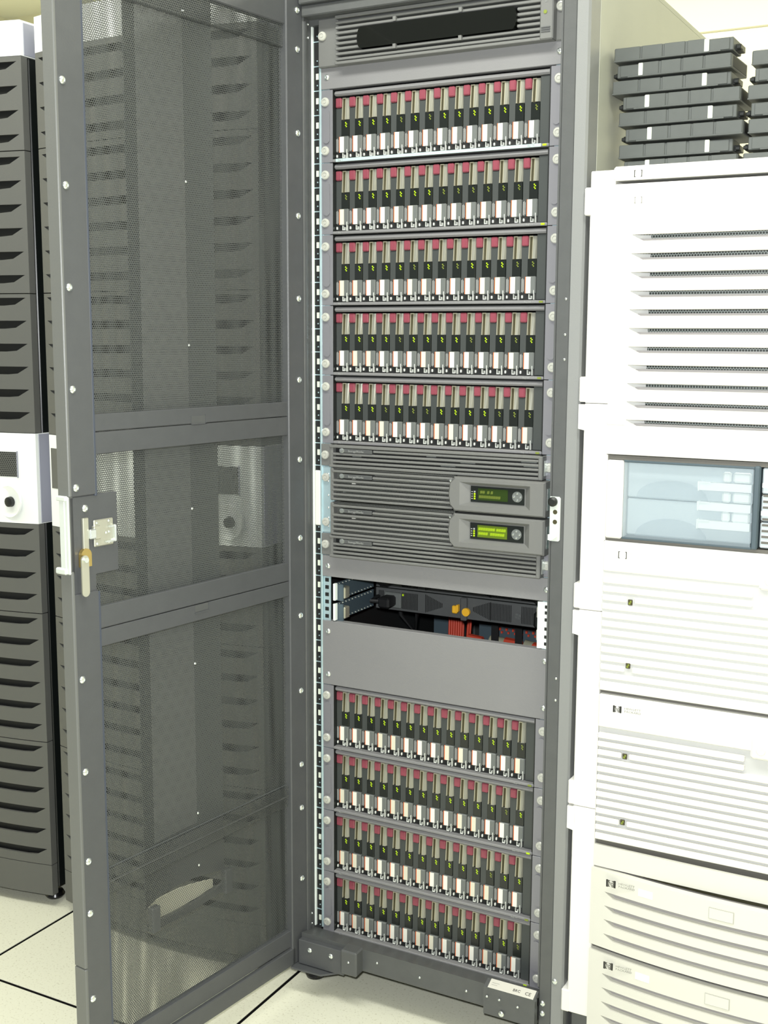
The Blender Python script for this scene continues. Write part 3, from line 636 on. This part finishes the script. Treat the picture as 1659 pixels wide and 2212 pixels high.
for zz in (.787, .80, .815, .832, .845, .856): part('hole', MB().box(.230, .238, -.003, -.0012, zz - .003, zz + .003, .0006), 'dark', t)
for zz in (.795, .838): part('lug', MB().box(.205, .214, .02, .034, zz - .012, zz + .012, .003), 'sticker', t)
# cables
def bundle(name, label, pts_list, r, m):
    t = thing(name, pts_list[0][-1], label, 'cable')
    for p in pts_list: part('wire', MB().tube(p, r, 6), m, t)
bundle('cable_bundle', 'flat bundle of orange-red cables hanging left of the centre post', [[(-.172 + k * .0058, .45, .80), (-.171 + k * .0058, .45, .70), (-.169 + k * .0058, .44, .56), (-.169 + k * .0058, .44, .45)] for k in range(7)], .0028, 'cable')
bundle('cable_bundle', 'thin pair of orange-red cables beside a black one', [[(-.118 + k * .006, .44, .80), (-.119 + k * .006, .44, .70), (-.128 + k * .006, .43, .45)] for k in range(2)], .0028, 'cable')
bundle('cable', 'black cable looping down behind the left slide brackets', [[(-.2, .23, .82), (-.195, .25, .74), (-.17, .27, .70), (-.16, .26, .75), (-.18, .24, .80)]], .005, 'blackc')
t = thing('cable_tray', (0, .5, .6), 'blue-grey steel cable tray plate dotted with red plugs', 'cable tray')
part('plate', MB().box(-.118, .24, .50, .504, .60, .70), 'blue', t); part('plate', MB().box(-.26, -.18, .55, .56, .45, .75), 'blue', t)
for k in range(9):
    x = -.066 + k * .0165; part('plug', MB().box(x, x + .004, .494, .5, .668, .674).box(x + .005, x + .009, .494, .5, .661, .666), 'cable', t)
t = thing('cable', (0, .42, .62), 'braided pale sleeve wrapping orange-red cables behind the tall panel', 'cable')
part('sleeve', MB().tube([(-.055, .42, .660), (-.02, .42, .658), (.012, .42, .656)], .014, 12), 'braid', t, 'pale braided sleeve')
part('sleeve', MB().tube([(.028, .42, .660), (.06, .42, .656)], .014, 12), 'braid', t, 'pale braided sleeve')
part('wires', MB().tube([(-.11, .42, .66), (-.075, .42, .657)], .011).tube([(-.018, .417, .660), (.02, .417, .658)], .0145).tube([(.05, .415, .658), (.12, .41, .652)], .014), 'cable', t)
for x in (-.045, .012):
    tag(part('strap', MB().box(x, x + .017, .40, .403, .6, .72), 'blackc', None), 'black strap hanging before the braided sleeve, %s one' % ('left' if x < 0 else 'right'), 'strap', 'black cable straps')

# ================================================================== white rack at the right
wr = thing('white_rack', (.61, .4, 0), 'off-white equipment cabinet standing right of the charcoal rack', 'rack')
part('body', MB().box(.316, .92, .31, .80, .10, 1.588, .002).box(.316, .345, .01, .31, .10, 1.588, .002), 'whitel', wr)
part('plinth', MB().box(.312, .93, -.035, .80, .0, .112, .003), 'frame', wr, 'dark grey plinth')
YF = -.06
for i, (za, zb) in enumerate(((.117, .5135), (.5145, .8715), (.8725, 1.2295), (1.2305, 1.612))):
    b = MB().box(.312, .3540, YF + .004, .01, za, zb, .0015)
    if i < 3: b.prism([(.302, zb - .002), (.316, zb), (.316, zb - .0450), (.302, zb - .0450 + .004)] if False else [(.3025, zb - .0015), (.316, zb - .0015), (.316, zb - .046), (.3025, zb - .043)], 'y', YF + .002, -.02)
    if i == 0: b.box(.3005, .316, YF + .002, -.02, .117, .160, .002)
    elif i < 3: b.box(.3025, .316, YF + .002, -.02, za + .0015, za + .046, .002)
    else: b.box(.3025, .316, YF + .002, -.02, 1.541, 1.586, .002).box(.3025, .316, YF + .002, -.02, za + .0015, za + .044, .002)
    part('side_trim', b, 'white', wr)
def hplogo(t, x, y, z, h, mt='logo', words=False, full=True):
    b = MB(); w_ = h * 1.35
    b.box(x, x + .0014, y - .0004, y, z - h / 2, z + h / 2).box(x + w_ - .0014, x + w_, y - .0004, y, z - h / 2, z + h / 2)
    for s_ in (-1, 1):
        b.box(x, x + w_ * .2, y - .0004, y, z + s_ * h / 2 - .0005, z + s_ * h / 2 + .0005).box(x + w_ * .8, x + w_, y - .0004, y, z + s_ * h / 2 - .0005, z + s_ * h / 2 + .0005)
    if full:
        n = 12
        for s_ in (-1, 1):   # solid sides left and right of the round
            pts = [(x + w_ / 2 + s_ * w_ / 2, z - h / 2)] + [(x + w_ / 2 + s_ * h * .38 * math.cos(a) , z + h * .46 * math.sin(a)) for a in [math.radians(-80 + 160 * k / n) for k in range(n + 1)]] + [(x + w_ / 2 + s_ * w_ / 2, z + h / 2)]
            b.prism(pts, 'y', y - .0004, y)
    part('emblem', b, mt, t)
    letters(t, 'hp', h * .95, x + w_ * .24, y - .0002, z - h * .25, 'logo' if full else 'blown_print', .8)  # flash overexposure put into the colour of the upper emblems' letters
    if words: letters(t, 'HEWLETT\nPACKARD', .0052, x + w_ + .005, y - .0002, z + .0015, 'bracket' if full else 'blown_print', 1.25)
# top cover unit
t = thing('rack_cover_unit', (.6, 0, 1.592), 'flat white cover unit lying on top of the white cabinet', 'cover')
part('cover', MB().box(.3515, .92, YF, .75, 1.5940, 1.6165, .003), 'white', t)
part('cover', MB().box(.316, .3505, YF + .006, .6, 1.5905, 1.612, .003), 'white', t)
hplogo(t, .386, YF, 1.6035, .010, 'logo', full=False)
# louvred server
t = thing('louvred_server', (.6, 0, 1.146), 'white server front with eleven wide dark air slots', 'server')
part('backing', MB().box(.36, .92, YF + .022, .3, 1.19, 1.53), 'hexg', t, 'metal mesh behind the slots')
part('front_panel', MB().box(.353, .92, YF, YF + .02, 1.5370, 1.5885, .003), 'white', t)
part('front_panel', MB().box(.353, .92, YF, YF + .024, 1.146, 1.1949, .001), 'white', t)
part('front_panel', MB().box(.353, .386, YF, YF + .02, 1.195, 1.540, .002), 'white', t)
part('groove', MB().box(.386, .92, YF + .0035, YF + .020, 1.528, 1.5375), 'white', t)
zs = [1.5065 - .0302 * k for k in range(11)]
for k in range(11):
    top = (zs[k - 1] - .0095) if k else 1.531
    bot = zs[k]
    part('slat', MB().prism([(YF, bot + .001), (YF, top - .001), (YF + .004, top), (YF + .030, top - .003), (YF + .030, bot + .004), (YF + .003, bot)], 'x', .386, .92), 'white', t)
    part('slat_end', MB().add([(.385, YF + .001, bot), (.385, YF + .001, bot - .0095), (.412, YF + .021, bot - .0095), (.412, YF + .021, bot), (.385, YF + .022, bot), (.385, YF + .022, bot - .0095)], [(0, 1, 2, 3), (0, 3, 4), (1, 5, 2), (0, 4, 5, 1), (3, 2, 5, 4)]), 'groove', t)
    part('slat_corner', MB().prism([(.3845, bot + .0002), (.3845, bot - .0110), (.4055, bot - .0110), (.404, bot - .0095)], 'y', YF - .0002, YF + .004), 'white', t)
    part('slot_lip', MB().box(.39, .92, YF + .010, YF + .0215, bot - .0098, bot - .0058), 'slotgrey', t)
hplogo(t, .388, YF, 1.5615, .0095, 'bracket', full=False)
# media bay with smoked window
t = thing('media_bay', (.6, 0, 1.0), 'recessed drive bay behind a smoked clear window in the white cabinet', 'drive bay')
part('recess', MB().box(.356, .92, YF + .050, .3, 1.003, 1.1385).box(.356, .92, YF + .004, YF + .05, 1.1375, 1.1445).box(.356, .92, YF + .004, YF + .05, .998, 1.004), 'greygap', t)
part('bay_side', MB().box(.3535, .3568, YF + .001, YF + .05, .998, 1.1445), 'white', t)
part('end_cap', MB().box(.3565, .386, YF - .004, YF + .03, 1.0035, 1.1365, .003), 'white', t)
m_tray = mat('pale_blue_tray', (196, 206, 210), .35); M['btray'] = m_tray
for za, zb in ((1.009, 1.071), (1.0735, 1.134)):
    part('tape_drawer', MB().box(.388, .595, YF + .018, YF + .045, za, zb, .002), 'btray', t)
    n = 16; c0 = .464
    part('drawer_curve', MB().prism([(c0 + .060 * math.cos(a), za + .032 * math.sin(a)) for a in [math.pi * k / n for k in range(n + 1)]], 'y', YF + .015, YF + .019), 'smoke', t)
for zc_ in (1.101, 1.068, 1.038):
    part('finger_pull', MB().prism([(.512, zc_ - .0065), (.595, zc_ - .0065), (.595, zc_ + .0065), (.512, zc_ + .0065)], 'y', YF + .004, YF + .018).box(.509, .5125, YF + .002, YF + .018, zc_ - .008, zc_ + .008, .001).box(.5125, .53, YF + .002, YF + .006, zc_ + .0062, zc_ + .0078), 'capw', t, 'clear moulded finger pull')
for xa in (.548, .565):
    for zc_ in (1.1175, 1.0845, 1.0525): part('clear_tab', MB().box(xa, xa + (.014 if xa < .56 else .029), YF + .006, YF + .016, zc_ - .0085, zc_ + .0085, .003), 'capw', t)
part('smoked_window', MB().box(.3870, .598, YF - .001, YF + .001, 1.007, 1.1355), 'smoke', t, 'smoked transparent window')
for za in (1.0035, 1.134): part('window_frame', MB().box(.386, .600, YF - .002, YF + .001, za, za + .0038, .0008), 'blue', t)
part('divider', MB().box(.599, .609, YF - .003, YF + .02, 1.004, 1.139, .002), 'blue', t)
for k in range(3): part('tape_drive', MB().box(.611, .90, YF + .006, YF + .045, 1.0065 + k * .044, 1.048 + k * .044, .002), 'btray', t)
for k in range(9): part('drive_slot', MB().box(.614, .90, YF + .004, YF + .0065, 1.014 + k * .0095, 1.0175 + k * .0095), 'greygap', t)
part('clear_tab', MB().box(.612, .9, YF + .002, YF + .007, 1.105, 1.112).box(.612, .9, YF + .002, YF + .007, 1.060, 1.067), 'capw', t)
# finely ribbed disk arrays
def array(z0, z1, rib0, label, leds, btn, lx, strong=True):
    dg = .0085 if strong else .0032  # upper array's grooves shallower: washing-out by the flash put into the shape
    t = thing('ribbed_disk_array', (.6, 0, z0), label, 'disk array', 'finely ribbed white disk arrays')
    part('front_panel', MB().box(.3545, .92, YF + .0005, .1, rib0 + .006, z1, .002), 'white', t)
    part('backing', MB().box(.3545, .92, YF + dg, .1, z0 + .002, rib0 + .007), 'groove', t)  # grey backing carries the shade of the grooves in its colour
    n = int((rib0 - z0) / .0153) - 1
    for k in range(n + 1):
        zb = rib0 - k * .0153; za = max(z0 + .0005, zb - .0153)
        if k == n: za = z0 + .0005
        x1 = .606 if k < 2 else .92
        b = MB()
        hit = [l for l in leds if za <= l <= zb]
        if hit: b.box(.3545, .398, YF, YF + .010, za + .0004, zb - .0048, .0018).box(.411, x1, YF, YF + .010, za + .0004, zb - .0048, .0018)
        else: b.box(.3545, x1, YF, YF + .010, za + .0004, zb - .0048, .0018)
        part('rib', b, 'white', t)
        for l in hit:
            part('indicator', MB().box(.4005, .4085, YF - .0005, YF + .002, l - .005, l + .005, .0008), 'olive', t, 'small square status light')
            part('indicator', MB().box(.4022, .4055, YF - .0010, YF - .0004, l - .0034, l + .0002).box(.4042, .4070, YF - .0010, YF - .0004, l - .0002, l + .0032), 'leddim', t, 'lit yellow-green status light')
    part('power_button', MB().box(.615, .68, YF - .003, YF + .006, btn - .016, btn + .022, .004), 'white', t)
    part('power_button', MB().lathe((.632, YF - .003, btn), 'y', [(.008, 0), (.007, -.001), (.006, -.001), (.001, -.0005)], 14), 'whitel', t)
    hplogo(t, .381, YF, lx, .011, 'logo', words=True, full=strong)
array(.7335, .998, .939, 'upper finely ribbed disk array under the smoked drive bay', [.895, .784], .955, .9755, False)
array(.4605, .7270, .662, 'lower finely ribbed disk array with the clearer printed emblem', [.622, .502], .672, .7045)
part('gap_filler', MB().box(.355, .92, YF + .012, .1, .726, .7345), 'greygap', wr)
part('gap_filler', MB().box(.355, .92, YF + .012, .1, .406, .4605), 'greygap', wr)
part('gap_filler', MB().box(.352, .92, YF + .012, .1, .2525, .264), 'greygap', wr)
t = thing('filler_panel', (.6, 0, .412), 'plain off-white filler panel between ribbed array and slotted servers', 'panel')
def bowed(x0, x1, z0f, z1f, y, bow, th=.02, n=14):
    xs_ = [x0 + (x1 - x0) * i / n for i in range(n + 1)]; xc = .63; hw = .28
    yy = lambda x: y - bow * (1 - ((x - xc) / hw) ** 2)
    rows = lambda o: [[(x, yy(x) + o, z0f(x)) for x in xs_], [(x, yy(x) + o, z1f(x)) for x in xs_]]
    return MB().strip(rows(0), rows(th))
cz = lambda v: (lambda x: v)
part('plate', bowed(.354, .92, cz(.4110), cz(.4505), YF + .004, .008, .006), 'whitel', t)
def server(z0, z1, label, logo, slots, btn):
    t = thing('slotted_server', (.6, 0, z0), label, 'server', 'slotted putty-coloured servers')
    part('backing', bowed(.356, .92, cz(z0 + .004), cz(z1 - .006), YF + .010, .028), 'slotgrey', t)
    edge = .378
    part('front_panel', bowed(.3515, edge + .0005, cz(z0), cz(slots[0]), YF, .030, .014, 8), 'whitel', t)
    tops = [z1] + slots
    for k in range(len(slots) + 1):
        up = (lambda x, k=k: z1) if k == 0 else (lambda x, k=k: slots[k - 1] - .0105 * min(1, max(0, (x - edge) / .012)))
        lo = (lambda x, k=k: slots[k]) if k < len(slots) else (lambda x: z0)
        part('slat', bowed(.3515 if k == 0 else edge, .92, lo, up, YF, .030, .014, 30), 'whitel', t)
    ye = lambda x: YF - .030 * (1 - ((x - .63) / .28) ** 2)
    part('power_button', bowed(btn[0], btn[1], cz(btn[2]), cz(btn[3]), YF - .001, .030, .003, 4), 'faint', t)
    part('power_button', bowed(btn[0] + .0012, btn[1] - .0012, cz(btn[2] + .0012), cz(btn[3] - .0012), YF - .002, .030, .003, 4), 'whitel', t, 'rectangular power button')
    x = .384; sl = math.atan2(ye(.42) - ye(.384), .036)
    y = ye(.43) - .0022
    hplogo(t, x, y + .0015, logo, .0125, 'logo', words=True)
    part('model_sticker', MB().prism([(.442, ye(.442) - .0006), (.468, ye(.468) - .0006), (.468, ye(.468) + .001), (.442, ye(.442) + .001)], 'z', logo - .010, logo + .003), 'capw', t, 'small white sticker')
server(.2640, .4080, 'upper slotted server with rectangular button, above its twin', .392, [.3700, .3440, .3180, .2910], (.566, .608, .377, .397))
server(.1000, .2530, 'lower slotted server at the foot of the white cabinet', .2375, [.2150, .1880, .1610, .1340], (.566, .608, .2225, .2425))

# ================================================================== stacked drive trays on the white cabinet
def make_tray(L, flip):
    """local: x along the length, front at y=0, thickness .0245; flip puts tab and nose at the other end"""
    f = (lambda x: L - x) if flip else (lambda x: x)
    def bx(b, x0, x1, *a): return b.box(f(x0), f(x1), *a)
    body = MB(); bx(body, 0, L * .80, .002, .105, 0, .0225, .0012); bx(body, L * .78, L, .003, .060, 0.001, .0215, .0012)
    tabs = MB()
    for a in (.0, .235, .425, .62): bx(tabs, L * a + .0012, L * (a + (.228 if a == 0 else .183)) - .0006, 0, .004, .0008, .0225, .0008)
    tab2 = MB(); bx(tab2, L * .80, L * .97, .001, .005, .002, .0205, .0008)
    rim = MB(); bx(rim, 0, L * .9, -.0012, .002, 0, .0024, .0005)
    nose = MB(); bx(nose, L * .985, L * 1.045, .02, .05, .003, .013, .001); bx(nose, L * 1.01, L * 1.05, .012, .03, .004, .010, .001)
    mark = MB(); bx(mark, L * .765, L * .805, -.0010, .003, .0010, .0220, .0008)
    end = MB(); bx(end, -.0004, .004, .012, .1, .003, .0195)
    return [('body', body, 'tray'), ('face', tabs, 'tray'), ('face', tab2, 'tray'), ('rim', rim, 'tray'), ('nose', nose, 'blacks'), ('tab', mark, 'traymark'), ('opening', end, 'dark')]
cache = {}
def tray(x, y, z, L, flip, rz, label, group):
    k = (round(L, 3), flip)
    if k not in cache: cache[k] = [(n, b.mesh(n), m) for n, b, m in make_tray(L, flip)]
    t = thing('drive_tray', (x, y, z), label, 'tray', group, rz)
    for n, me, m in cache[k]: put(n, me, m, t, label='pale tab' if m == 'traymark' else None)
ordw = ['topmost', 'second from the top', 'third from the top', 'fourth from the top', 'fifth from the top', 'sixth from the top', 'seventh from the top', 'lowest']
xl = [(.311, .200, False), (.316, .194, True), (.309, .200, False), (.329, .197, True), (.323, .198, False), (.335, .198, True), (.324, .192, False), (.334, .192, True)]
for k, (x, L, fl_) in enumerate(xl):
    z = 1.6175 + (7 - k) * .02665
    tray(x, .05 + random.uniform(-.003, .003), z, L, fl_, random.uniform(-.015, .015) - (.02 if k == 1 else 0), 'dark grey drive tray, %s in the taller left stack' % ordw[k], 'left stack of drive trays')
for k in range(7):
    z = 1.6175 + (6 - k) * .02665
    tray((.541, .547, .537, .543, .540, .541, .534)[k], .05, z, .20, k % 2 == 1, random.uniform(-.02, .02), 'dark grey drive tray, %s in the right stack at the photo edge' % ordw[k if k < 6 else 7], 'right stack of drive trays')

# ================================================================== louvred cabinets at the left
def cab(x0, x1, label, first):
    W = (x1 - x0); xc = (x0 + x1) / 2; yE = -.038; bow = .034
    yb = lambda x: yE - bow * (1 - ((x - xc) / (W / 2)) ** 2)
    t = thing('louvred_cabinet', (xc, .4, 0), label, 'cabinet', 'dark louvred cabinets with white bands')
    N = 20
    xs = [x0 + W * i / N for i in range(N + 1)]
    def sheet(za, zb, th=.018, xa=None, xb=None, dy=0, n=N):
        xa = x0 if xa is None else xa; xb = x1 if xb is None else xb; q = [xa + (xb - xa) * i / n for i in range(n + 1)]
        za = za if callable(za) else (lambda x, v=za: v); zb = zb if callable(zb) else (lambda x, v=zb: v)
        return MB().strip([[(x, yb(x) + dy, za(x)) for x in q], [(x, yb(x) + dy, zb(x)) for x in q]], [[(x, yb(x) + dy + th, za(x)) for x in q], [(x, yb(x) + dy + th, zb(x)) for x in q]])
    part('body', MB().box(x0 + .004, x1 - .004, -.012, .86, .04, 1.93, .002), 'cabblk', t)
    # solid D-shaped cap and middle band
    def slab(za, zb):
        return MB().prism([(x, yb(x)) for x in xs] + [(x1, .05), (x0, .05)], 'z', za, zb)
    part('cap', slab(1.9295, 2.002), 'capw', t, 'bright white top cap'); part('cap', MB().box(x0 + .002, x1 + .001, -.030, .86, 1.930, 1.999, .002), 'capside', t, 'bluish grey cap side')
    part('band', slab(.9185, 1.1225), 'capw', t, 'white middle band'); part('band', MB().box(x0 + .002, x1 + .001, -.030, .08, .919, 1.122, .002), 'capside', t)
    part('plinth_panel', sheet(.030, .1045), 'louv', t)
    for (za, zb, s0) in ((1.7345, 1.9285, 1.9185), (1.4310, 1.7325, 1.7215), (1.1240, 1.4290, 1.4215), (.7125, .9175, .9075), (.4075, .7105, .7005), (.1060, .4055, .3960)):
        part('slot_backing', sheet(za + .004, zb - .004, .006, x0 + .008, x1 - .008, .013), 'dark', t)
        mg = .010
        part('stile', sheet(za, zb, .018, x0, x0 + mg, n=3), 'louv', t); part('stile', sheet(za, zb, .018, x1 - mg, x1, n=3), 'louv', t)
        top = zb; s = s0; first_ = True
        tp = lambda x: min(1.0, max(0.0, (min(x - x0, x1 - x) - mg) / .034)) ** .6
        hs = .0175
        while s - hs > za + .006:
            if first_: part('louver', sheet(s - .0005, top, .006, x0 + mg, x1 - mg), 'louv', t)
            nxt = s - .0503
            lo = nxt if nxt - hs > za + .006 else za
            part('louver', sheet(lo, (lambda x, s=s: s - hs * tp(x)), .006, x0 + mg, x1 - mg), 'louv', t)
            s = nxt; first_ = False
    # window, lock dish, left name plate
    part('window', sheet(1.024, 1.080, .003, x1 - .185, x1 - .047, -.001, 6), 'window', t, 'dark mesh window')
    part('window_frame', MB().box(x1 - .047, x1 - .045, yb(x1 - .05) - .002, yb(x1 - .05) + .01, 1.022, 1.082), 'capside', t)
    xk = x1 - .072; yk = yb(xk)
    part('lock_dish', MB().lathe((xk, yk - .003, .967), 'y', [(.038, .004), (.036, .0), (.030, .0015), (.020, .0028), (.004, .0034)], 24), 'capw', t, 'round white lock dish')
    part('lock', MB().lathe((xk + .006, yk - .001, .967), 'y', [(.012, 0), (.011, -.009), (.005, -.011), (.001, -.011)], 14), 'blacks', t, 'black lock knob')
    part('name_plate', sheet(1.004, 1.093, .003, x0 + .006, x0 + .085, -.001, 5), 'louv', t, 'square dark plate')
    for xx in (x0 + .04, x1 - .04):
        part('foot', MB().lathe((xx, .01, 0), 'z', [(.02, 0), (.024, .006), (.02, .014), (.006, .018), (.006, .04)], 16), 'foot', t)
cab(-1.53, -.967, 'dark louvred cabinet at the far left edge with white cap and band', True)
cab(-.926, -.362, 'dark louvred cabinet seen mostly through the open mesh door', False)
